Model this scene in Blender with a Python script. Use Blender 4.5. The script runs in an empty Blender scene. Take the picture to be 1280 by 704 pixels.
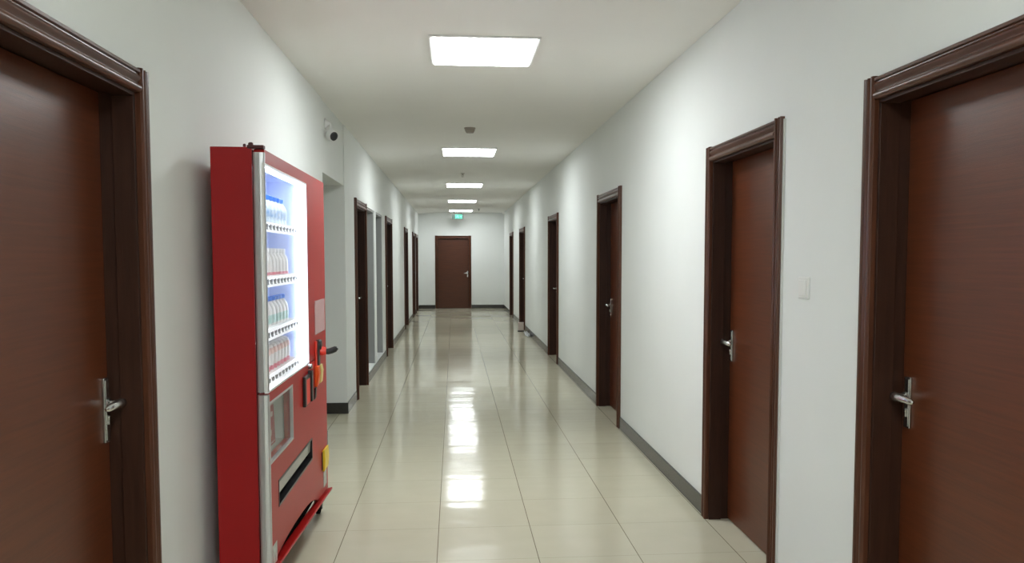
import bpy, bmesh, math, random
from mathutils import Vector, Matrix
random.seed(4)
C = bpy.context.scene.collection
PI = math.pi
LIGHT_POWER = 29.0
EXPOSURE = 0.0

# ---------------------------------------------------------------- materials
def nt(m):
    m.use_nodes = True
    return m.node_tree, m.node_tree.nodes, m.node_tree.links
def mat(name, col, rough=.5, metal=0., coat=0., spec=.5, var=0., scale=8., bump=0., bscale=60., trans=0., stretch=None, col2=None, alpha=1.):
    m = bpy.data.materials.new(name); t, N, L = nt(m)
    b = N['Principled BSDF']
    b.inputs['Base Color'].default_value = (*col, 1); b.inputs['Roughness'].default_value = rough
    b.inputs['Metallic'].default_value = metal; b.inputs['Coat Weight'].default_value = coat
    b.inputs['Specular IOR Level'].default_value = spec; b.inputs['Transmission Weight'].default_value = trans
    tc = N.new('ShaderNodeTexCoord'); mp = N.new('ShaderNodeMapping'); L.new(tc.outputs['Object'], mp.inputs['Vector'])
    if stretch: mp.inputs['Scale'].default_value = stretch
    n = N.new('ShaderNodeTexNoise'); n.inputs['Scale'].default_value = scale; n.inputs['Detail'].default_value = 5
    L.new(mp.outputs['Vector'], n.inputs['Vector'])
    r = N.new('ShaderNodeMapRange'); r.inputs['From Min'].default_value = .3; r.inputs['From Max'].default_value = .7
    L.new(n.outputs['Fac'], r.inputs['Value'])
    mx = N.new('ShaderNodeMix'); mx.data_type = 'RGBA'
    c2 = col2 if col2 else tuple(max(0, c * (1 - var)) for c in col)
    mx.inputs[6].default_value = (*col, 1); mx.inputs[7].default_value = (*c2, 1)
    L.new(r.outputs['Result'], mx.inputs[0]); L.new(mx.outputs[2], b.inputs['Base Color'])
    if bump:
        n2 = N.new('ShaderNodeTexNoise'); n2.inputs['Scale'].default_value = bscale; n2.inputs['Detail'].default_value = 4
        L.new(mp.outputs['Vector'], n2.inputs['Vector'])
        bp = N.new('ShaderNodeBump'); bp.inputs['Strength'].default_value = 1; bp.inputs['Distance'].default_value = bump
        L.new(n2.outputs['Fac'], bp.inputs['Height']); L.new(bp.outputs['Normal'], b.inputs['Normal'])
    return m
def emit(name, col, s, base=(.8, .8, .8)):
    m = bpy.data.materials.new(name); t, N, L = nt(m)
    b = N['Principled BSDF']; b.inputs['Base Color'].default_value = (*base, 1)
    b.inputs['Emission Color'].default_value = (*col, 1); b.inputs['Emission Strength'].default_value = s
    return m
def glass(name, tint=(1, 1, 1)):
    m = bpy.data.materials.new(name); t, N, L = nt(m); N.remove(N['Principled BSDF'])
    tr = N.new('ShaderNodeBsdfTransparent'); tr.inputs[0].default_value = (*tint, 1)
    gl = N.new('ShaderNodeBsdfGlossy'); gl.inputs['Roughness'].default_value = .02
    fr = N.new('ShaderNodeFresnel'); fr.inputs['IOR'].default_value = 1.12
    ml = N.new('ShaderNodeMath'); ml.operation = 'MULTIPLY'; ml.inputs[1].default_value = .3; L.new(fr.outputs[0], ml.inputs[0])
    mx = N.new('ShaderNodeMixShader'); L.new(ml.outputs[0], mx.inputs[0]); L.new(tr.outputs[0], mx.inputs[1]); L.new(gl.outputs[0], mx.inputs[2])
    L.new(mx.outputs[0], N['Material Output'].inputs['Surface'])
    return m

M = {}
M['wall'] = mat('wall_paint', (.80, .825, .80), .75, spec=.25, var=.035, scale=1.2, bump=.0012, bscale=9)
M['ceil'] = mat('ceiling_paint', (.90, .89, .855), .85, spec=.2, var=.04, scale=.9)
M['base'] = mat('skirting_tile', (.040, .037, .033), .22, spec=.5, var=.3, scale=20)
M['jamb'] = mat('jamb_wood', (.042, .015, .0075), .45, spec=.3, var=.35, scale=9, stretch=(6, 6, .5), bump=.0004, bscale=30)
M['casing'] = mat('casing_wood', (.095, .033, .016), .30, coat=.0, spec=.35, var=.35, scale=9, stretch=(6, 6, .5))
M['casing_h'] = mat('casing_wood_head', (.095, .033, .016), .30, coat=.0, spec=.35, var=.35, scale=9, stretch=(.5, 6, 6))
M['leaf'] = mat('door_veneer', (.118, .030, .010), .32, coat=.0, spec=.4, scale=4.5, stretch=(.8, 1, 26), col2=(.084, .022, .008), bump=.0003, bscale=25)
M['leaf_end'] = mat('end_door_veneer', (.095, .030, .012), .36, coat=.0, spec=.35, scale=4.5, stretch=(.8, 1, 26), col2=(.065, .021, .011))
M['chrome'] = mat('satin_steel', (.62, .62, .60), .25, metal=1, var=.1)
M['red'] = mat('red_enamel', (.40, .012, .010), .36, spec=.2, coat=.0, var=.06, scale=3)
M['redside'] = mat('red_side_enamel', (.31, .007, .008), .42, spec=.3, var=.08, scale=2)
M['darkred'] = mat('dark_red_seal', (.06, .004, .005), .5)
M['alu'] = mat('brushed_aluminium', (.62, .63, .64), .32, metal=.75, var=.08, stretch=(20, 20, .6))
M['black'] = mat('black_plastic', (.012, .012, .013), .35, var=.2)
M['slotgrey'] = mat('slot_metal', (.09, .09, .085), .45, var=.2)
M['rubber'] = mat('rubber', (.008, .008, .008), 1.0, spec=.0)
M['white'] = mat('white_plastic', (.78, .78, .76), .35, var=.03)
M['inner'] = mat('cabinet_liner', (.52, .60, .86), .4, var=.03)
M['grey'] = mat('grey_sheet_metal', (.30, .31, .28), .3, metal=.4, var=.12)
M['greyjamb'] = mat('grey_painted_jamb', (.33, .34, .335), .35, var=.08, scale=3, stretch=(3, 3, .3))
M['orange'] = mat('orange_plastic', (.85, .12, .02), .35)
M['redplas'] = mat('bright_red_plastic', (.8, .05, .03), .35)
M['yellow'] = mat('yellow_plastic', (.85, .60, .03), .35)
M['pale_yellow'] = mat('pale_yellow_plastic', (.80, .65, .25), .35)
M['poster'] = mat('printed_poster', (.50, .05, .08), .5, scale=9, col2=(.42, .04, .07))
M['print'] = mat('pale_print', (.75, .62, .60), .5)
M['sticker'] = mat('pale_sticker', (.62, .66, .60), .4, var=.4, scale=40)
M['film'] = mat('pinkish_label_plate', (.58, .34, .35), .25, var=.05)
M['glass'] = glass('clear_glass')
M['glass2'] = glass('hatch_glass', (.93, .95, .94))
M['led'] = emit('led_strip', (.72, .82, 1.0), 19)
M['led_fill'] = emit('added_fill_strip', (.90, .94, 1.0), 110)
M['rail'] = emit('glowing_rail', (.92, .95, 1.0), .55)  # weak glow in the rail material stands in for LED light falling on it
M['switch'] = mat('switch_plastic', (.80, .81, .78), .4, var=.02)
for k, f in (('lamp', 1.0), ('lamp_strong', 1.5), ('lamp_far', .74)): M[k] = emit('panel_diffuser', (.945, .985, 1.0), LIGHT_POWER*f)
M['frame'] = mat('lamp_frame', (.78, .78, .76), .45)
M['detector'] = mat('detector_plastic', (.42, .37, .32), .5, var=.1)
M['exit'] = emit('exit_green', (.02, .50, .32), 1.0, (.01, .10, .06))
M['exitw'] = emit('exit_white', (.25, .95, .90), 1.0, (.05, .2, .18))
M['signcase'] = mat('sign_case', (.02, .05, .035), .3)
M['bluecap'] = mat('blue_cap', (.02, .20, .85), .35)
M['whitecap'] = mat('white_cap', (.85, .85, .86), .35)
M['water'] = mat('water_bottle', (.72, .84, .93), .15, spec=.6)
M['bluelabel'] = mat('blue_label', (.16, .42, .75), .4, scale=40, col2=(.8, .85, .9))
M['milk'] = mat('milk_bottle', (.88, .86, .84), .3)
M['pinklabel'] = mat('pink_label', (.80, .12, .22), .4, scale=50, col2=(.85, .4, .45))
M['greenlabel'] = mat('green_label', (.30, .60, .55), .4, scale=50, col2=(.75, .88, .85))
M['peach'] = mat('peach_carton', (.90, .72, .66), .35, scale=30, col2=(.85, .55, .50))
M['beige'] = mat('beige_plastic', (.50, .42, .38), .5, var=.05)
M['film_bag'] = mat('clear_crumpled_film', (.70, .72, .74), .12, spec=.8, bump=.006, bscale=40)
M['pale_trim'] = mat('pale_strip', (.60, .61, .58), .7)

def floor_mat():
    m = bpy.data.materials.new('polished_floor_tile'); t, N, L = nt(m); b = N['Principled BSDF']
    T = .5048
    def mth(op, a, c=None, d=None):
        n = N.new('ShaderNodeMath'); n.operation = op
        for i, v in enumerate((a, c, d)):
            if v is None: continue
            if isinstance(v, (int, float)): n.inputs[i].default_value = v
            else: L.new(v, n.inputs[i])
        return n.outputs[0]
    tc = N.new('ShaderNodeTexCoord'); sp = N.new('ShaderNodeSeparateXYZ'); L.new(tc.outputs['Object'], sp.inputs[0])
    u = mth('DIVIDE', mth('ADD', sp.outputs[0], .5984), T); v = mth('DIVIDE', mth('SUBTRACT', sp.outputs[1], 4.074), T)
    iu, iv = mth('FLOOR', u), mth('FLOOR', v); fu, fv = mth('FRACT', u), mth('FRACT', v)
    def edge(f, w):
        d = mth('MINIMUM', f, mth('SUBTRACT', 1.0, f))
        return mth('LESS_THAN', d, w)
    gu = edge(fu, .0040); gv = edge(fv, .0030)
    cb = N.new('ShaderNodeCombineXYZ'); L.new(iu, cb.inputs[0]); L.new(iv, cb.inputs[1])
    wn = N.new('ShaderNodeTexWhiteNoise'); L.new(cb.outputs[0], wn.inputs['Vector'])
    sc = N.new('ShaderNodeSeparateColor'); L.new(wn.outputs['Color'], sc.inputs[0])
    n = N.new('ShaderNodeTexNoise'); n.inputs['Scale'].default_value = 6; n.inputs['Detail'].default_value = 8; L.new(tc.outputs['Object'], n.inputs['Vector'])
    tilecol = N.new('ShaderNodeMix'); tilecol.data_type = 'RGBA'
    tilecol.inputs[6].default_value = (.585, .555, .425, 1); tilecol.inputs[7].default_value = (.52, .49, .37, 1)
    fac = mth('ADD', mth('MULTIPLY', n.outputs['Fac'], .7), mth('MULTIPLY', sc.outputs[0], .3)); L.new(fac, tilecol.inputs[0])
    j1 = N.new('ShaderNodeMix'); j1.data_type = 'RGBA'; j1.inputs[7].default_value = (.33, .30, .22, 1)
    L.new(tilecol.outputs[2], j1.inputs[6]); L.new(mth('MULTIPLY', gv, .75), j1.inputs[0])
    j2 = N.new('ShaderNodeMix'); j2.data_type = 'RGBA'; j2.inputs[7].default_value = (.20, .17, .12, 1)
    L.new(j1.outputs[2], j2.inputs[6]); L.new(gu, j2.inputs[0])
    L.new(j2.outputs[2], b.inputs['Base Color'])
    # each tile lies a hair out of level, plus the soft waviness of a polished glaze
    h = mth('ADD', mth('MULTIPLY', mth('MULTIPLY', mth('SUBTRACT', sc.outputs[1], .5), .004), fu),
                 mth('MULTIPLY', mth('MULTIPLY', mth('SUBTRACT', sc.outputs[2], .5), .007), fv))
    n2 = N.new('ShaderNodeTexNoise'); n2.inputs['Scale'].default_value = 5; n2.inputs['Detail'].default_value = 2; L.new(tc.outputs['Object'], n2.inputs['Vector'])
    mp = N.new('ShaderNodeMapping'); mp.inputs['Scale'].default_value = (.8, 5, 1); L.new(tc.outputs['Object'], mp.inputs['Vector'])
    n3 = N.new('ShaderNodeTexNoise'); n3.inputs['Scale'].default_value = 1; n3.inputs['Detail'].default_value = 1; L.new(mp.outputs['Vector'], n3.inputs['Vector'])
    h2 = mth('ADD', mth('ADD', h, mth('MULTIPLY', n2.outputs['Fac'], .0008)), mth('MULTIPLY', n3.outputs['Fac'], .0020))
    bp = N.new('ShaderNodeBump'); bp.inputs['Strength'].default_value = 1; bp.inputs['Distance'].default_value = 1
    L.new(h2, bp.inputs['Height']); L.new(bp.outputs['Normal'], b.inputs['Normal'])
    b.inputs['Roughness'].default_value = .12; b.inputs['Specular IOR Level'].default_value = .22
    return m
M['floor'] = floor_mat()

# ---------------------------------------------------------------- mesh helpers
def box(bm, x0, x1, y0, y1, z0, z1):
    v = [bm.verts.new(p) for p in ((x0,y0,z0),(x1,y0,z0),(x1,y1,z0),(x0,y1,z0),(x0,y0,z1),(x1,y0,z1),(x1,y1,z1),(x0,y1,z1))]
    for f in ((0,3,2,1),(4,5,6,7),(0,1,5,4),(1,2,6,5),(2,3,7,6),(3,0,4,7)): bm.faces.new([v[i] for i in f])
def prism(bm, pts, axis, a, b):
    """pts 2-D outline in the two other axes (cyclic order), extruded along axis from a to b"""
    def P(p, h):
        if axis == 'x': return (h, p[0], p[1])
        if axis == 'y': return (p[0], h, p[1])
        return (p[0], p[1], h)
    A = [bm.verts.new(P(p, a)) for p in pts]; B = [bm.verts.new(P(p, b)) for p in pts]; n = len(pts)
    bm.faces.new(A); bm.faces.new(B[::-1])
    for i in range(n): bm.faces.new((A[i], B[i], B[(i+1)%n], A[(i+1)%n]))
def lathe(bm, prof, seg=20, mtx=None):
    """prof: (radius, z)"""
    rings = []
    for r, z in prof:
        if r < 1e-6: rings.append([bm.verts.new((0,0,z))])
        else: rings.append([bm.verts.new((r*math.cos(2*PI*k/seg), r*math.sin(2*PI*k/seg), z)) for k in range(seg)])
    for a, b in zip(rings, rings[1:]):
        for k in range(seg):
            q = [a[k % len(a)], a[(k+1) % len(a)], b[(k+1) % len(b)], b[k % len(b)]]
            q = list(dict.fromkeys(q))
            if len(q) > 2: bm.faces.new(q)
    if len(rings[0]) > 1: bm.faces.new(rings[0][::-1])
    if len(rings[-1]) > 1: bm.faces.new(rings[-1])
    if mtx: bmesh.ops.transform(bm, matrix=mtx, verts=[v for r in rings for v in r])
def tube(bm, pts, radii, seg=12):
    rings = []
    pts = [Vector(p) for p in pts]
    for i, p in enumerate(pts):
        d = (pts[min(i+1, len(pts)-1)] - pts[max(i-1, 0)]).normalized()
        up = Vector((0,0,1)) if abs(d.z) < .9 else Vector((1,0,0))
        s = d.cross(up).normalized(); t = s.cross(d)
        r = radii[i] if isinstance(radii, (list, tuple)) else radii
        rr = r if isinstance(r, tuple) else (r, r)
        rings.append([bm.verts.new(p + s*rr[0]*math.cos(2*PI*k/seg) + t*rr[1]*math.sin(2*PI*k/seg)) for k in range(seg)])
    for a, b in zip(rings, rings[1:]):
        for k in range(seg): bm.faces.new((a[k], a[(k+1)%seg], b[(k+1)%seg], b[k]))
    bm.faces.new(rings[0][::-1]); bm.faces.new(rings[-1])
def plate(bm, axis, t0, t1, u0, u1, z0, z1, holes):
    """slab with rectangular holes. axis = thickness axis; u runs along the other horizontal axis."""
    us = sorted({u0, u1, *[min(max(h[k], u0), u1) for h in holes for k in (0, 1)]})
    zs = sorted({z0, z1, *[min(max(h[k], z0), z1) for h in holes for k in (2, 3)]})
    def solid(i, j):
        if not (0 <= i < len(us)-1 and 0 <= j < len(zs)-1): return False
        cu, cz = (us[i]+us[i+1])/2, (zs[j]+zs[j+1])/2
        return not any(h[0] < cu < h[1] and h[2] < cz < h[3] for h in holes)
    V = {}
    def v(i, j, t):
        k = (i, j, t)
        if k not in V:
            T = (t0, t1)[t]
            V[k] = bm.verts.new((T, us[i], zs[j]) if axis == 'x' else (us[i], T, zs[j]))
        return V[k]
    for i in range(len(us)-1):
        for j in range(len(zs)-1):
            if not solid(i, j): continue
            for t in (0, 1): bm.faces.new((v(i,j,t), v(i+1,j,t), v(i+1,j+1,t), v(i,j+1,t)))
            if not solid(i-1, j): bm.faces.new((v(i,j,0), v(i,j+1,0), v(i,j+1,1), v(i,j,1)))
            if not solid(i+1, j): bm.faces.new((v(i+1,j,0), v(i+1,j+1,0), v(i+1,j+1,1), v(i+1,j,1)))
            if not solid(i, j-1): bm.faces.new((v(i,j,0), v(i+1,j,0), v(i+1,j,1), v(i,j,1)))
            if not solid(i, j+1): bm.faces.new((v(i,j+1,0), v(i+1,j+1,0), v(i+1,j+1,1), v(i,j+1,1)))
def obj(name, bm, m, parent=None, loc=(0,0,0), bevel=0, smooth=False, seg=2, **props):
    bmesh.ops.recalc_face_normals(bm, faces=bm.faces[:])
    me = bpy.data.meshes.new(name); bm.to_mesh(me); bm.free()
    me.materials.append(m)
    if smooth:
        for p in me.polygons: p.use_smooth = True
    o = bpy.data.objects.new(name, me); C.objects.link(o); o.location = loc
    if parent: o.parent = parent
    if bevel:
        b = o.modifiers.new('bevel', 'BEVEL'); b.width = bevel; b.segments = seg; b.limit_method = 'ANGLE'; b.angle_limit = math.radians(40)
    if smooth:
        e = o.modifiers.new('split', 'EDGE_SPLIT'); e.split_angle = math.radians(38)
    for k, v in props.items(): o[k] = v
    return o
def empty(name, loc, rz=0, **props):
    o = bpy.data.objects.new(name, None); C.objects.link(o); o.location = loc; o.rotation_euler = (0, 0, rz); o.empty_display_size = .1
    for k, v in props.items(): o[k] = v
    return o
def B(*a):
    bm = bmesh.new(); box(bm, *a); return bm
def copy_tree(src, parent=None):
    c = src.copy(); C.objects.link(c)
    if parent: c.parent = parent
    for ch in src.children: copy_tree(ch, c)
    return c

# ---------------------------------------------------------------- setting
XL, XR, YE, YB, H = -1.03, 1.44, 24.4, -6.0, 2.7786
HD = 2.065                      # door opening height
DW = .055                       # casing reaches this far beyond the opening
# door: (side, y near outer, y far outer)
RD = [(1.75, 2.845), (3.590, 4.685), (7.16, 8.34), (11.55, 12.76), (17.08, 18.45), (20.5, 21.7)]
LD = [(1.83, 2.93), (8.83, 9.935), (12.69, 13.95), (17.42, 18.62), (20.75, 21.95), (22.5, 23.7)]
ED = (-.555, .487)
PASS = (6.76, 8.08)
OPENS = [(10.02, 11.02), (11.24, 12.25)]
hole = lambda d: (d[0]+DW, d[1]-DW, -1, HD)
TH = .26
def S(name, bm, m, **k): return obj(name, bm, m, kind='structure', **k)
bm = bmesh.new(); plate(bm, 'x', XR, XR+TH, YB, YE+TH, 0, 2.9, [hole(d) for d in RD]); S('wall_right', bm, M['wall'])
bm = bmesh.new(); plate(bm, 'x', XL-TH, XL, YB, YE+TH, 0, 2.9, [hole(d) for d in LD] + [(PASS[0], PASS[1], -1, 9)] + [(a, b, .115, 2.09) for a, b in OPENS])
S('wall_left', bm, M['wall'])
S('wall_passage_header', B(XL-TH, XL-.008, PASS[0], PASS[1], 2.17, 2.9), M['wall'])
bm = bmesh.new(); plate(bm, 'y', YE, YE+TH, XL, XR, 0, 2.9, [hole(ED)]); S('wall_end', bm, M['wall'])
S('wall_back', B(XL, XR, YB-.2, YB, 0, 2.9), M['wall'])
# side passage
S('wall_passage_far', B(-3.2, XL-TH, PASS[1], PASS[1]+.2, 0, 2.9), M['wall'])
S('wall_passage_near', B(-3.2, XL-TH, PASS[0]-.2, PASS[0], 0, 2.9), M['wall'])
S('wall_passage_end', B(-3.4, -3.2, PASS[0]-.2, PASS[1]+.2, 0, 2.9), M['wall'])
# washroom behind the two open doorways
bm = bmesh.new(); plate(bm, 'y', 9.75, 9.85, -2.9, XL-TH, 0, 2.9, []); S('wall_washroom_near', bm, M['wall'])
S('wall_washroom_far', B(-2.9, XL-TH, 12.45, 12.55, 0, 2.9), M['wall'])
S('wall_washroom_back', B(-3.0, -2.9, 9.75, 12.55, 0, 2.9), M['wall'])
S('floor_washroom', B(-2.9, XL-TH, 9.85, 12.45, .02, .115), M['white'])
for i, (a, b) in enumerate(OPENS):      # grey lining of both doorways
    bm = bmesh.new(); box(bm, XL-TH, XL-.012, b-.02, b, .115, 2.09); box(bm, XL-TH, XL-.012, a, a+.02, .115, 2.09); box(bm, XL-TH, XL-.012, a+.02, b-.02, 2.07, 2.09)
    S('trim_%d' % (i+1), bm, M['greyjamb'])
S('floor', B(-3.4, XR+TH, YB-.2, YE+TH, -.1, 0), M['floor'])
bm = bmesh.new()
prof = [(-3.4, 2.738), (XL, 2.740), (-.86, 2.748), (-.65, 2.766), (-.40, H), (XR+TH, H)]
prism(bm, prof + [(XR+TH, 2.95), (-3.4, 2.95)], 'y', YB-.2, YE+TH)
S('ceiling', bm, M['ceil'])

# skirting
BH, BT = .105, .012
def skirt_runs(doors, y0, y1):
    runs = []; y = y0
    for a, b in sorted(doors):
        if a > y: runs.append((y, a))
        y = b
    runs.append((y, y1)); return runs
bm = bmesh.new()
for a, b in skirt_runs(RD, YB, YE): box(bm, XR-BT, XR, a+.002, b-.002, 0, BH)
S('baseboard_right', bm, M['base'], bevel=.002)
bm = bmesh.new()
for a, b in skirt_runs(LD + [PASS], YB, YE):
    if abs(a-PASS[1]) < 1e-6: box(bm, XL, XL+BT, a-BT, b-.002, 0, BH)
    else: box(bm, XL, XL+BT, a+.002, b-.002, 0, BH)
S('baseboard_left', bm, M['base'], bevel=.002)
bm = bmesh.new(); box(bm, -3.2, XL, PASS[1]-BT, PASS[1], 0, BH); box(bm, -3.2, XL-TH, PASS[0], PASS[0]+BT, 0, BH); S('baseboard_passage', bm, M['base'], bevel=.002)
bm = bmesh.new(); box(bm, XL+BT, ED[0]-.002, YE-BT, YE, 0, BH); box(bm, ED[1]+.002, XR-BT, YE-BT, YE, 0, BH); S('baseboard_end', bm, M['base'], bevel=.002)

# ---------------------------------------------------------------- doors
def casing_profile(inner, outward):
    # (along the wall, out of the wall): inner bead, cove, ogee, outer fillet; local front is -y
    w = [(0,0),(0,.016),(.004,.021),(.012,.024),(.020,.022),(.025,.016),(.028,.012),(.034,.013),(.041,.019),(.047,.020),(.053,.016),(.056,.012),(.060,.012),(.063,.019),(.071,.020),(.074,.016),(.074,0)]
    return [(inner + outward*a, -b) for a, b in w]
ndoor = 0
def make_door(loc, rz, width, hs, leafmat='leaf', plate_h=.175, recess=.112, label=None):
    """width = outer casing width; local x along wall, -y towards the corridor; hs = side (+1/-1) of the handle"""
    global ndoor; ndoor += 1
    w = width/2; iw = w - .074; ow = w - DW; top = 2.112; ihead = top - .005 - .074
    D = empty('door_%d' % ndoor, loc, rz, kind='structure')
    for s in (-1, 1):
        bm = bmesh.new(); prism(bm, casing_profile(s*iw, s), 'z', 0, top)
        obj('door_casing', bm, M['casing'], D, smooth=True)
    bm = bmesh.new(); pr = [(y, z) for z, y in casing_profile(ihead, 1)]
    prism(bm, pr, 'x', -iw, iw); obj('door_casing_head', bm, M['casing_h'], D, smooth=True)
    # jamb lining with a rebate
    bm = bmesh.new()
    for s in (-1, 1):
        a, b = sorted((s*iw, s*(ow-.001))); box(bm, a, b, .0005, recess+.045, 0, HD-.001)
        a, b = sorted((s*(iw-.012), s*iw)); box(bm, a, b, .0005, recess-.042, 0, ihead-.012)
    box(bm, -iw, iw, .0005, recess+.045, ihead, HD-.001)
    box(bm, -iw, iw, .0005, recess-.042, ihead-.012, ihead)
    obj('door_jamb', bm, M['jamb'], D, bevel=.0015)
    L = obj('door_leaf', B(-iw+.003, iw-.003, recess, recess+.042, .008, ihead-.003), M[leafmat], D, bevel=.002)
    hx = hs*(iw-(.033 if hs > 0 else .044)); hz = 1.01
    bm = bmesh.new(); box(bm, hx-.019, hx+.019, recess-.009, recess, hz-plate_h*.55, hz+plate_h*.45); box(bm, hx-.014, hx+.014, recess-.012, recess-.009, hz-plate_h*.55+.006, hz+plate_h*.45-.006)
    obj('handle_plate', bm, M['chrome'], L, bevel=.002)
    bm = bmesh.new(); z = hz + .012; y = recess - .012
    lathe(bm, [(.017,0),(.017,.006),(.011,.010),(.011,.036),(.009,.044)], 16, Matrix.Translation((hx, y, z)) @ Matrix.Rotation(PI/2, 4, 'X'))
    tube(bm, [(hx+hs*.010, y-.044, z), (hx, y-.046, z+.001), (hx-hs*.03, y-.046, z+.003), (hx-hs*.075, y-.043, z+.001), (hx-hs*.100, y-.038, z-.002), (hx-hs*.108, y-.035, z-.003)],
         [(.008,.009), (.013,.016), (.012,.016), (.010,.014), (.008,.011), (.004,.005)], 12)
    obj('lever_handle', bm, M['chrome'], L, smooth=True)
    bm = bmesh.new(); lathe(bm, [(.0085,0),(.0085,.004),(.006,.006)], 14, Matrix.Translation((hx, recess-.012, hz-.035)) @ Matrix.Rotation(PI/2, 4, 'X'))
    box(bm, hx-.0045, hx+.0045, recess-.0165, recess-.012, hz-.058, hz-.036)
    obj('lock_cylinder', bm, M['chrome'], L, bevel=.001)
    return D
for a, b in RD:
    d = make_door((XR, (a+b)/2, 0), -PI/2, b-a, -1)
for i, (a, b) in enumerate(LD):
    d = make_door((XL, (a+b)/2, 0), PI/2, b-a, 1, plate_h=.21 if i == 0 else .175)
make_door(((ED[0]+ED[1])/2, YE, 0), 0, ED[1]-ED[0], 1, 'leaf_end', recess=.06)
# pale strip along the near casing of the second right-hand door
S('trim_3', B(XR-.008, XR, RD[1][0]-.012, RD[1][0]-.001, 0, 2.10), M['pale_trim'])

# ---------------------------------------------------------------- ceiling lights
lamp_y = [(-4.3, 'behind the camera'), (.45, 'overhead behind the frame')]
lights = [(5.30, 'large square flush ceiling panel light, nearest and biggest in view, before the smoke detector'),
          (10.32, 'square ceiling panel light between the round smoke detector and the tiny ceiling sprinkler'),
          (15.06, 'square ceiling panel light just beyond the tiny sprinkler, third from the near end'),
          (19.36, 'square ceiling panel light just nearer than the one by the green exit sign'),
          (23.30, 'square ceiling panel light nearest the end wall, right in front of the green exit sign'),
          (.40, 'square ceiling panel light out of view above the photographer'),
          (-4.3, 'square ceiling panel light out of view far behind the photographer')]
for y, lab in lights:
    t = empty('ceiling_light', (.185, y, H), label=lab, category='ceiling light', group='panel lights along the ceiling')
    bm = bmesh.new(); a, c, w = .327, .355, .020
    box(bm, -a, a, -c, -c+w, -.012, 0); box(bm, -a, a, c-w, c, -.012, 0); box(bm, -a, -a+w, -c+w, c-w, -.012, 0); box(bm, a-w, a, -c+w, c-w, -.012, 0)
    obj('lamp_frame', bm, M['frame'], t, bevel=.002)
    obj('diffuser', B(-a+w, a-w, -c+w, c-w, -.0175, 0), M['lamp_strong' if y < 1 else 'lamp' if y < 12 else 'lamp_far'], t)

# smoke detector, sprinklers, corner sensor
t = empty('smoke_detector', (.160, 8.44, H), label='round beige smoke detector on the ceiling between the first two panel lights', category='smoke detector')
bm = bmesh.new(); lathe(bm, [(.056, 0), (.056, -.010), (.050, -.012)], 28); obj('base', bm, M['detector'], t, smooth=True)
bm = bmesh.new(); lathe(bm, [(.048, -.012), (.050, -.026), (.040, -.040), (.036, -.050), (0, -.052)], 28); obj('sensor_head', bm, M['detector'], t, smooth=True)
def sprinkler(x, y, z, lab, m):
    t = empty('sprinkler', (x, y, z), label=lab, category='sprinkler')
    bm = bmesh.new(); lathe(bm, [(.034, 0), (.032, -.006), (.014, -.009), (.010, -.028)], 20); obj('escutcheon', bm, M[m], t, smooth=True)
    bm = bmesh.new(); tube(bm, [(-.009,0,-.026), (-.014,0,-.040), (0,0,-.052)], .003, 8); tube(bm, [(.009,0,-.026), (.014,0,-.040), (0,0,-.052)], .003, 8)
    lathe(bm, [(.019, -.052), (.019, -.055)], 14); obj('deflector', bm, M[m], t)
sprinkler(.135, 13.0, H-.001, 'tiny ceiling sprinkler between the second and third panel lights', 'detector')
sprinkler(.665, 22.6, H-.001, 'tiny dark ceiling sprinkler right of the furthest panel light', 'black')
t = empty('motion_sensor', (XR+.002, 23.9, 2.745), label='small pale sensor high on the right wall at the far ceiling corner', category='sensor')
bm = bmesh.new(); box(bm, -.05, 0, -.05, .05, -.035, .035); obj('housing', bm, M['white'], t, bevel=.010)
bm = bmesh.new(); lathe(bm, [(.030,0),(.027,.012),(.016,.022),(0,.025)], 16, Matrix.Translation((-.05,0,-.01)) @ Matrix.Rotation(-PI/2, 4, 'Y')); obj('lens', bm, M['frame'], t, smooth=True)

# exit sign hanging in front of the end wall
t = empty('exit_sign', (.10, 23.85, H), label='green lit exit sign with running figure, hanging from the ceiling before the end wall', category='exit sign')
bm = bmesh.new()
for x in (-.10, .10): tube(bm, [(x,0,0), (x,0,-.075)], .004, 8)
box(bm, -.11, .11, -.010, .010, -.006, 0)
obj('hanger', bm, M['black'], t)
f = obj('sign_box', B(-.165, .165, -.015, .015, -.215, -.075), M['signcase'], t, bevel=.004)
obj('sign_panel', B(-.075, .128, -.018, -.015, -.205, -.085), M['exit'], t)
bm = bmesh.new()      # running figure, doorway and arrow
def quad2(bm, pts): prism(bm, pts, 'y', -.0195, -.018)
quad2(bm, [(-.066,-.200),(-.060,-.200),(-.060,-.095),(-.066,-.095)]); quad2(bm, [(-.060,-.101),(-.010,-.101),(-.010,-.095),(-.060,-.095)])
quad2(bm, [(.006+.011*math.cos(k*PI/5), -.113+.011*math.sin(k*PI/5)) for k in range(10)])
quad2(bm, [(-.012,-.150),(.010,-.150),(.006,-.124),(-.010,-.124)])
quad2(bm, [(-.012,-.150),(-.002,-.150),(-.022,-.170),(-.045,-.176),(-.045,-.186),(-.018,-.180)])
quad2(bm, [(-.002,-.150),(.010,-.150),(.026,-.168),(.022,-.198),(.012,-.198),(.014,-.172)])
quad2(bm, [(.006,-.128),(.030,-.144),(.026,-.152),(.004,-.138)]); quad2(bm, [(-.010,-.128),(-.034,-.134),(-.036,-.158),(-.028,-.158),(-.026,-.142),(-.010,-.138)])
quad2(bm, [(.060,-.151),(.095,-.151),(.095,-.165),(.120,-.145),(.095,-.125),(.095,-.139),(.060,-.139)])
obj('pictogram', bm, M['exitw'], t)

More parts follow.
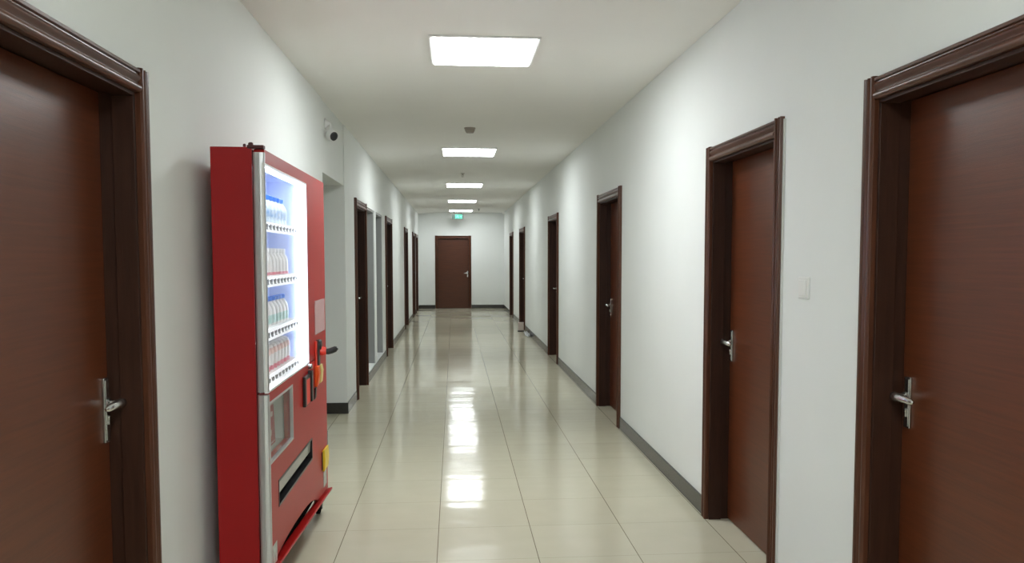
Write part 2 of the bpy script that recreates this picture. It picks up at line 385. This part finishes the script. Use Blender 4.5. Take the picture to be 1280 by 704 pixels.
# security camera on the recessed header
t = empty('security_camera', (XL-.008, 6.98, 2.575), label='white ball security camera with black lens, high on the left wall above the passage', category='security camera')
bm = bmesh.new(); lathe(bm, [(.045,0),(.045,.008),(.030,.016),(.018,.040),(.013,.046)], 22, Matrix.Rotation(PI/2, 4, 'Y')); obj('mount', bm, M['white'], t, smooth=True)
bm = bmesh.new(); tube(bm, [(.036,0,0), (.046,-.010,-.022), (.052,-.030,-.060)], [.013,.012,.012], 12); obj('arm', bm, M['frame'], t, smooth=True)
dirv = Vector((.66, -.66, -.30)).normalized(); c0 = Vector((.056, -.040, -.098))
q = dirv.to_track_quat('Z', 'Y').to_matrix().to_4x4(); T0 = Matrix.Translation(c0) @ q
bm = bmesh.new(); lathe(bm, [(0,-.048)] + [(.048*math.sin(a*PI/12), -.048*math.cos(a*PI/12)) for a in range(1, 8)] + [(.045,.022),(.041,.034)], 28, T0); obj('camera_body', bm, M['white'], t, smooth=True)
bm = bmesh.new(); lathe(bm, [(.036,.030),(.036,.036),(.032,.039),(.018,.042),(0,.043)], 24, T0); obj('lens', bm, M['black'], t, smooth=True)

# switch plates
def switch(loc, rz, lab, n=1, w=.086):
    t = empty('light_switch', loc, rz, label=lab, category='light switch')
    obj('switch_plate', B(-w/2, w/2, -.008, 0, -.045, .045), M['switch'], t, bevel=.003)
    k = (w-.026)/n
    for i in range(n): obj('rocker', B(-w/2+.013+i*k+.001, -w/2+.013+(i+1)*k-.001, -.012, -.008, -.032, .032), M['switch'], t, bevel=.002)
switch((XR, 3.345, 1.372), -PI/2, 'white rocker light switch on the right wall between the two nearest doors', 1, .10)
switch((-.85, YE, 1.30), 0, 'white light switch on the end wall left of the far brown door', 2)

# small bin and scrap of film by the right wall
t = empty('waste_bin', (1.325, 16.75, 0), label='small beige bin with dark base on the floor by a far right door', category='bin')
obj('base', B(-.066, .062, -.05, .05, 0, .022), M['black'], t, bevel=.004)
bm = bmesh.new(); prism(bm, [(-.052,-.046),(.052,-.046),(.052,.046),(-.052,.046)], 'z', .022, .175); obj('body', bm, M['beige'], t, bevel=.008)
obj('rim', B(-.057, .057, -.051, .051, .175, .185), M['beige'], t, bevel=.004)
bm = bmesh.new()
bmesh.ops.create_icosphere(bm, subdivisions=4, radius=1)
for v in bm.verts:
    n = .75 + .35*math.sin(7*v.co.x+3*v.co.z)*math.cos(5*v.co.y+2*v.co.x) + .12*math.sin(19*v.co.x+13*v.co.y)+random.uniform(-.05,.05)
    v.co = Vector((v.co.x*.045*n, v.co.y*.40*n, max(v.co.z, -.35)*.05*n))
zm = min(v.co.z for v in bm.verts)
for v in bm.verts: v.co.z -= zm
obj('plastic_wrap', bm, M['film_bag'], None, (1.372, 15.9, 0), label='crumpled clear plastic wrap on the floor against the right skirting, beside the small bin', category='plastic wrap')

# ---------------------------------------------------------------- vending machine
VX, Y0, Y1, ZB, ZT = -.75, 3.42, 4.95, .142, 1.928
VB = -.957                                      # back
V0 = Vector((-.87, 4.185, 0))
VM = empty('vending_machine', V0, label='tall red vending machine with lit glass window of bottles, against the left wall', category='vending machine')
def vobj(name, bm, m, parent=VM, **k):
    bmesh.ops.translate(bm, vec=-V0, verts=bm.verts[:])
    return obj(name, bm, m, parent, **k)
# cabinet carcass: open towards the corridor
WY0, WY1, WZ0, WZ1 = 3.445, 4.372, .957, 1.868   # glass window
HY0, HY1, HZ0, HZ1 = 3.445, 3.925, .660, .905    # small window
SY0, SY1, SZ0, SZ1 = 3.592, 4.430, .440, .548    # delivery slot
bm = bmesh.new()
box(bm, VB, -.797, Y0+.008, Y0+.020, ZB, ZT+.006)      # near side panel
box(bm, VB, -.797, Y1-.015, Y1, ZB, ZT)
box(bm, VB, -.797, Y0+.020, Y1-.015, ZT-.012, ZT)
box(bm, VB, -.797, Y0+.020, Y1-.015, ZB, ZB+.03)
box(bm, VB, VB+.008, Y0+.020, Y1-.015, ZB+.03, ZT-.012)
vobj('cabinet', bm, M['redside'], bevel=.002)
bm = bmesh.new(); box(bm, VB+.010, VB+.014, Y0+.021, WY1+.01, .918, ZT-.014); box(bm, VB+.014, -.7965, WY1+.002, WY1+.010, .957, ZT-.014)
box(bm, VB+.014, -.7965, Y0+.021, Y0+.026, .957, ZT-.014); box(bm, VB+.014, -.7965, Y0+.026, WY1+.002, .918, .925); box(bm, VB+.014, -.7965, Y0+.026, WY1+.002, WZ1+.010, WZ1+.016)
vobj('liner', bm, M['inner'])
vobj('door_seal', B(-.7965, -.791, Y0+.012, Y1-.004, ZB+.01, ZT-.004), M['darkred']) if False else None
bm = bmesh.new(); plate(bm, 'x', -.7965, -.791, Y0+.012, Y1-.006, ZB+.165, ZT-.006, [(WY0-.01, WY1+.001, WZ0, WZ1), (HY0, HY1, HZ0, HZ1), (SY0, SY1, SZ0, SZ1)])
vobj('door_seal', bm, M['darkred'])
# upper and lower door, one red skin with openings
split = .950
bm = bmesh.new(); plate(bm, 'x', -.7905, VX, Y0+.018, Y1, split+.003, ZT-.002, [(WY0-.004, WY1, WZ0, WZ1)])
UD = vobj('upper_door', bm, M['red'], bevel=.002)
arc0, arc1 = 3.50, 4.62
bm = bmesh.new(); plate(bm, 'x', -.7905, VX, Y0+.018, Y1, .300, split-.003, [(HY0, HY1, HZ0, HZ1), (SY0, SY1, SZ0, SZ1)])
pts = [(Y0+.018, .300), (Y0+.018, .222), (3.50, .236), (3.62, .247), (3.76, .254), (3.90, .255), (4.02, .252), (4.14, .247), (4.25, .240), (4.35, .230), (4.45, .214), (4.52, .195), (4.58, .172), (4.66, .162), (4.80, .153), (Y1, .144), (Y1, .300)]
prism(bm, pts, 'x', -.7905, VX)
bmesh.ops.remove_doubles(bm, verts=bm.verts[:], dist=1e-5)
LDo = vobj('lower_door', bm, M['red'])
bm = bmesh.new()   # kick lip: bent sheet standing proud below the door
prism(bm, [(-.776,.128),(-.750,.137),(-.729,.143),(-.725,.139),(-.727,.131),(-.776,.118)], 'y', Y0+.005, Y1+.008)
for v in bm.verts: v.co.z += (Y1-v.co.y)*.062
vobj('kick_lip', bm, M['red'])
vobj('kick_panel', B(-.800, -.7905, Y0+.02, Y1-.02, ZB, .30), M['rubber'])
# aluminium posts
def post(z0, z1, parent):
    bm = bmesh.new(); prism(bm, [(-.7895, Y0+.017), (-.7895, Y0+.001), (-.783, Y0-.006), (-.768, Y0-.007), (-.764, Y0-.004), (-.751, Y0-.002), (-.747, Y0+.004), (-.747, Y0+.017)], 'z', z0, z1)
    return vobj('aluminium_post', bm, M['alu'], parent)
post(split+.006, 1.912, UD); post(ZB+.02, split-.006, LDo)
bm = bmesh.new(); box(bm, -.812, -.748, Y0-.006, Y0+.03, ZT-.001, ZT+.012); lathe(bm, [(.010, 0), (.010, .010), (.006, .014)], 12, Matrix.Translation((-.800, Y0+.010, ZT+.010)))
lathe(bm, [(.006, 0), (.006, .010), (.003, .012)], 12, Matrix.Translation((-.824, Y0+.010, ZT+.006)))
vobj('top_hinge', bm, M['darkred'], bevel=.002)
# window frame, glass
bm = bmesh.new(); plate(bm, 'x', -.762, VX+.0015, WY0-.028, WY1+.006, WZ0-.006, WZ1+.004, [(WY0-.026, WY1-.002, WZ0+.002, WZ1-.004)])
vobj('window_frame', bm, M['white'], UD)
bm = bmesh.new(); plate(bm, 'x', -.7905, -.7625, WY0-.0035, WY1-.0002, WZ0+.0002, WZ1-.0002, [(WY0-.002, WY1-.0015, WZ0+.0015, WZ1-.0015)])
vobj('window_lining', bm, M['white'], UD)
vobj('window_glass', B(-.760, -.756, WY0-.026, WY1-.002, WZ0+.002, WZ1-.004), M['glass'], UD)
# LED strips
vobj('light_strip', B(-.7955, -.766, WY1-.012, WY1-.003, WZ0+.003, WZ1-.003), M['led'])
vobj('light_strip', B(-.795, -.770, Y0+.05, WY1-.05, WZ1-.008, WZ1-.001), M['led'])
vobj('light_strip', B(-.789, -.768, Y0+.0225, Y0+.030, WZ0+.01, WZ1-.02), M['led_fill'])  # added strip, unseen behind the post, brightens the bottle fronts
# shelves with number tags
shelf_z = [1.648, 1.412, 1.184, .986]           # top of the front strips
lanes = [3.575 + .0735*k for k in range(11)]
for n, z in enumerate(shelf_z):
    bm = bmesh.new(); box(bm, -.938, -.802, Y0+.030, WY1-.004, z-.022, z-.016)
    for y in lanes: box(bm, -.93, -.806, y+.0355, y+.0375, z-.016, z+.006)
    zz = z-.045 if n < 3 else z-.004-.0
    sh = vobj('shelf', bm, M['white'])
    bm = bmesh.new(); prism(bm, [(-.804, z+.002), (-.800, z+.002), (-.787, z-.042), (-.791, z-.042)], 'y', Y0+.045, WY1-.014)
    vobj('price_rail', bm, M['rail'], sh)
    for k, y in enumerate(lanes):
        bm = bmesh.new()
        prism(bm, [(-.7985, z-.012), (-.7955, z-.011), (-.7890, z-.032), (-.7920, z-.033)], 'y', y-.020, y+.020)
        lathe(bm, [(.0155, 0), (.0155, .003), (.012, .005)], 14, Matrix.Translation((-.7945, y, z-.022)) @ Matrix.Rotation(PI/2+.26, 4, 'Y'))
        vobj('number_tag', bm, M['black'], sh, bevel=.0015)
# small hatch window with poster
bm = bmesh.new(); plate(bm, 'x', -.762, VX+.002, HY0-.006, HY1+.006, HZ0-.006, HZ1+.006, [(HY0+.004, HY1-.004, HZ0+.004, HZ1-.004)]); hw = vobj('hatch_frame', bm, M['alu'], LDo)
vobj('hatch_glass', B(-.760, -.757, HY0+.004, HY1-.004, HZ0+.004, HZ1-.004), M['glass2'], LDo)
bm = bmesh.new(); box(bm, -.850, -.846, HY0-.01, HY1+.01, HZ0-.01, HZ1+.01); box(bm, -.846, -.7905, HY1, HY1+.01, HZ0-.01, HZ1+.01); box(bm, -.846, -.7905, HY0-.01, HY0, HZ0-.01, HZ1+.01)
box(bm, -.846, -.7905, HY0, HY1, HZ0-.01, HZ0); box(bm, -.846, -.7905, HY0, HY1, HZ1, HZ1+.01)
vobj('hatch_box', bm, M['white'])
bm = bmesh.new(); prism(bm, [(HY0+.01, HZ0+.012), (3.80, HZ0+.012), (3.765, HZ1-.02), (HY0+.01, HZ1-.02)], 'x', -.808, -.804)
po = vobj('poster', bm, M['poster'])
bm = bmesh.new()
prism(bm, [(HY0+.02, HZ0+.190), (3.768, HZ0+.190), (3.766, HZ0+.195), (HY0+.02, HZ0+.195)], 'x', -.804, -.8035)
for cy, cz, r in ((3.60,.86,.030),(3.69,.865,.022),(3.64,.775,.030),(3.73,.81,.018),(3.58,.715,.035),(3.70,.73,.024)):
    prism(bm, [(cy+r*1.4*math.cos(k*PI/4)*(1 if k%2 else .7), cz+r*.7*math.sin(k*PI/4)) for k in range(8)], 'x', -.804, -.8035)
prism(bm, [(HY0+.02, HZ0+.022), (3.79, HZ0+.022), (3.79, HZ0+.026), (HY0+.02, HZ0+.026)], 'x', -.804, -.8035)
vobj('poster_print', bm, M['print'], po)
# delivery slot
bm = bmesh.new(); plate(bm, 'x', -.7905, VX+.002, SY0-.004, SY1+.004, SZ0-.004, SZ1+.004, [(SY0+.006, SY1-.006, SZ0+.006, SZ1-.006)]); vobj('slot_frame', bm, M['black'], LDo)
bm = bmesh.new(); box(bm, -.870, -.866, SY0-.01, SY1+.01, SZ0-.01, SZ1+.01); box(bm, -.866, -.7965, SY0-.01, SY1+.01, SZ0-.01, SZ0); box(bm, -.866, -.7965, SY0-.01, SY1+.01, SZ1, SZ1+.01)
box(bm, -.866, -.7965, SY0-.01, SY0, SZ0, SZ1); box(bm, -.866, -.7965, SY1, SY1+.01, SZ0, SZ1); vobj('slot_tray', bm, M['slotgrey'])
bm = bmesh.new(); prism(bm, [(-.754, SZ1-.007), (-.757, SZ1-.007), (-.763, SZ0+.040), (-.760, SZ0+.040)], 'y', SY0+.008, SY1-.008); vobj('slot_flap', bm, M['grey'], LDo)
# lock with lever
bm = bmesh.new(); box(bm, VX, VX+.016, 4.600, 4.655, .905, 1.050); lathe(bm, [(.030,0),(.030,.020),(.024,.026)], 20, Matrix.Translation((VX, 4.640, 1.020)) @ Matrix.Rotation(PI/2, 4, 'Y'))
lk = vobj('lock_plate', bm, M['black'], UD, bevel=.004)
bm = bmesh.new(); lathe(bm, [(.024,0),(.026,.016),(.020,.034)], 18, Matrix.Translation((VX+.014, 4.650, .985)) @ Matrix.Rotation(PI/2, 4, 'Y')); vobj('lock_collar', bm, M['redplas'], lk, smooth=True)
bm = bmesh.new(); tube(bm, [(VX+.040,4.650,.983), (VX+.056,4.655,.981), (VX+.074,4.66,.985), (VX+.090,4.668,.991), (VX+.099,4.672,1.000), (VX+.100,4.673,1.006)], [.016,.017,.017,.017,.014,.006], 14); vobj('lock_lever', bm, M['black'], lk, smooth=True)
bm = bmesh.new(); box(bm, VX, VX+.008, 4.555, 4.598, .795, 1.045); vobj('lock_trim', bm, M['redplas'], UD, bevel=.002)
bm = bmesh.new(); prism(bm, [(VX, .912), (VX+.020, .912), (VX+.024, .870), (VX+.014, .805), (VX, .800)], 'y', 4.545, 4.600); vobj('coin_return', bm, M['orange'], LDo, bevel=.003)
bm = bmesh.new(); prism(bm, [(VX, .912), (VX+.022, .912), (VX+.028, .880), (VX+.022, .815), (VX, .800)], 'y', 4.625, 4.680); vobj('coin_lever', bm, M['pale_yellow'], LDo, bevel=.004)
bm = bmesh.new(); prism(bm, [(VX, .80), (VX+.010, .80), (VX+.006, .745), (VX, .735)], 'y', 4.520, 4.560); vobj('coin_chute', bm, M['black'], LDo)
# card reader
bm = bmesh.new(); plate(bm, 'x', VX, VX+.014, 4.19, 4.37, .755, .905, [(4.225, 4.325, .760, .885)]); box(bm, VX, VX+.022, 4.335, 4.375, .760, .918); cr = vobj('card_reader', bm, M['black'], LDo, bevel=.003)
vobj('card_reader_face', B(VX, VX+.013, 4.222, 4.328, .758, .888), M['redplas'], cr)
bm = bmesh.new(); lathe(bm, [(.014,0),(.014,.016),(.010,.020)], 16, Matrix.Translation((VX, 4.36, .938)) @ Matrix.Rotation(PI/2, 4, 'Y')); vobj('reader_button', bm, M['chrome'], UD if False else LDo, smooth=True)
vobj('label_plate', B(VX, VX+.003, 4.570, 4.900, 1.080, 1.262), M['film'], UD, bevel=.001)
bm = bmesh.new(); prism(bm, [(VX, .405), (VX+.014, .410), (VX+.018, .350), (VX+.014, .290), (VX, .285)], 'y', 4.755, 4.90); vobj('coin_cup', bm, M['yellow'], LDo, bevel=.004)
vobj('coin_cup_back', B(VX, VX+.004, 4.735, 4.76, .30, .40), M['darkred'], LDo)
vobj('sticker', B(VX, VX+.0012, 4.79, 4.90, .185, .270), M['sticker'], LDo); vobj('sticker', B(VX, VX+.0012, 3.455, 3.535, .225, .31), M['sticker'], LDo)
# casters
cast = []
for k, (x, y) in enumerate([(-.800, 4.905), (-.800, 3.50), (-.915, 4.88), (-.915, 3.50)]):
    if k == 0:
        bm = bmesh.new(); lathe(bm, [(.026,-.013),(.032,-.009),(.032,.009),(.026,.013)], 22, Matrix.Translation((x, y, .032)) @ Matrix.Rotation(PI/2, 4, 'Y'))
        w0 = vobj('caster_wheel', bm, M['rubber'], smooth=True)
        bm = bmesh.new(); box(bm, x-.022, x-.016, y-.014, y+.024, .030, .110); box(bm, x+.016, x+.022, y-.014, y+.024, .030, .110); box(bm, x-.024, x+.024, y-.024, y+.034, .110, .142); tube(bm, [(x-.024,y,.034),(x+.024,y,.034)], .005, 10)
        f0 = vobj('caster_fork', bm, M['black'], w0)
    else:
        c = copy_tree(w0, VM); c.location = (x+.800, y-4.905, 0)

# ---------------------------------------------------------------- bottles in the machine
def bottle(kind):
    t = empty('drink_bottle' if kind != 3 else 'drink_carton', (0,0,0))
    if kind in (0, 2):
        bm = bmesh.new(); lathe(bm, [(.026,0),(.029,.004),(.029,.030),(.027,.040),(.029,.050),(.029,.085),(.026,.100),(.016,.118),(.012,.124),(.012,.130)], 18); obj('bottle_body', bm, M['water'] if kind == 0 else M['milk'], t, smooth=True)
        bm = bmesh.new(); lathe(bm, [(.0296,.048),(.0296,.084)] if kind == 0 else [(.0296,.030),(.0296,.068)], 18); obj('bottle_label', bm, M['bluelabel'] if kind == 0 else M['greenlabel'], t, smooth=True)
        bm = bmesh.new(); lathe(bm, [(.0135,.128),(.0145,.131),(.0145,.146),(.012,.149)], 14); obj('bottle_cap', bm, M['bluecap'], t, smooth=True)
    elif kind == 1:
        bm = bmesh.new(); lathe(bm, [(.029,0),(.032,.004),(.032,.082),(.028,.100),(.018,.118),(.018,.124)], 18); obj('bottle_body', bm, M['milk'], t, smooth=True)
        bm = bmesh.new(); lathe(bm, [(.0326,.010),(.0326,.034)], 18); obj('bottle_label', bm, M['pinklabel'], t, smooth=True)
        bm = bmesh.new(); lathe(bm, [(.019,.122),(.020,.125),(.020,.140),(.018,.143)], 14); obj('bottle_cap', bm, M['whitecap'], t, smooth=True)
    else:
        bm = bmesh.new(); lathe(bm, [(.026,0),(.029,.004),(.034,.060),(.034,.105),(.028,.128),(.014,.138),(0,.139)], 18); obj('carton_body', bm, M['milk'], t, smooth=True)
        bm = bmesh.new(); lathe(bm, [(.0298,.006),(.0335,.040)], 18); obj('carton_band', bm, M['pinklabel'], t, smooth=True)
        bm = bmesh.new(); lathe(bm, [(.0346,.092),(.0346,.104),(.031,.118)], 18); obj('carton_top_band', bm, M['peach'], t, smooth=True)
    return t
names = [('clear water bottle with blue cap on the top shelf of the red vending machine', 'water bottles on the top shelf'),
         ('white bottle with white cap and pink band on the machine\'s second shelf from the top', 'milk bottles on the second shelf'),
         ('white bottle with blue cap and green label on the machine\'s third shelf', 'bottles on the third shelf'),
         ('rounded white and pink drink carton on the bottom shelf of the vending machine', 'cartons on the bottom shelf')]
bz = [s-.0155 for s in shelf_z]
for kind in range(4):
    proto = bottle(kind)
    for k, y in enumerate(lanes[:10]):
        o = proto if k == 0 else copy_tree(proto)
        o.location = (-.852, y, bz[kind]); o.rotation_euler = (0, 0, random.uniform(-3, 3))
        o['label'], o['group'] = names[kind]; o['category'] = 'bottle' if kind < 3 else 'carton'

# ---------------------------------------------------------------- camera, world, view
cd = bpy.data.cameras.new('camera'); co = bpy.data.objects.new('camera', cd); C.objects.link(co)
co.location = (0, 0, 1.5); co.rotation_euler = (PI/2 - .0626, 0, -.0861)
cd.sensor_width = 36; cd.lens = 1047.77*36/1280; cd.shift_x = -18.556/1280; cd.shift_y = 34.779/1280
cd.clip_start = .05; cd.clip_end = 100
bpy.context.scene.camera = co
w = bpy.data.worlds.new('world'); bpy.context.scene.world = w; w.use_nodes = True
w.node_tree.nodes['Background'].inputs[0].default_value = (.5, .55, .6, 1); w.node_tree.nodes['Background'].inputs[1].default_value = .02
vs = bpy.context.scene.view_settings
vs.view_transform = 'Standard'; vs.look = 'None'; vs.gamma = 1; vs.use_curve_mapping = False; vs.exposure = EXPOSURE
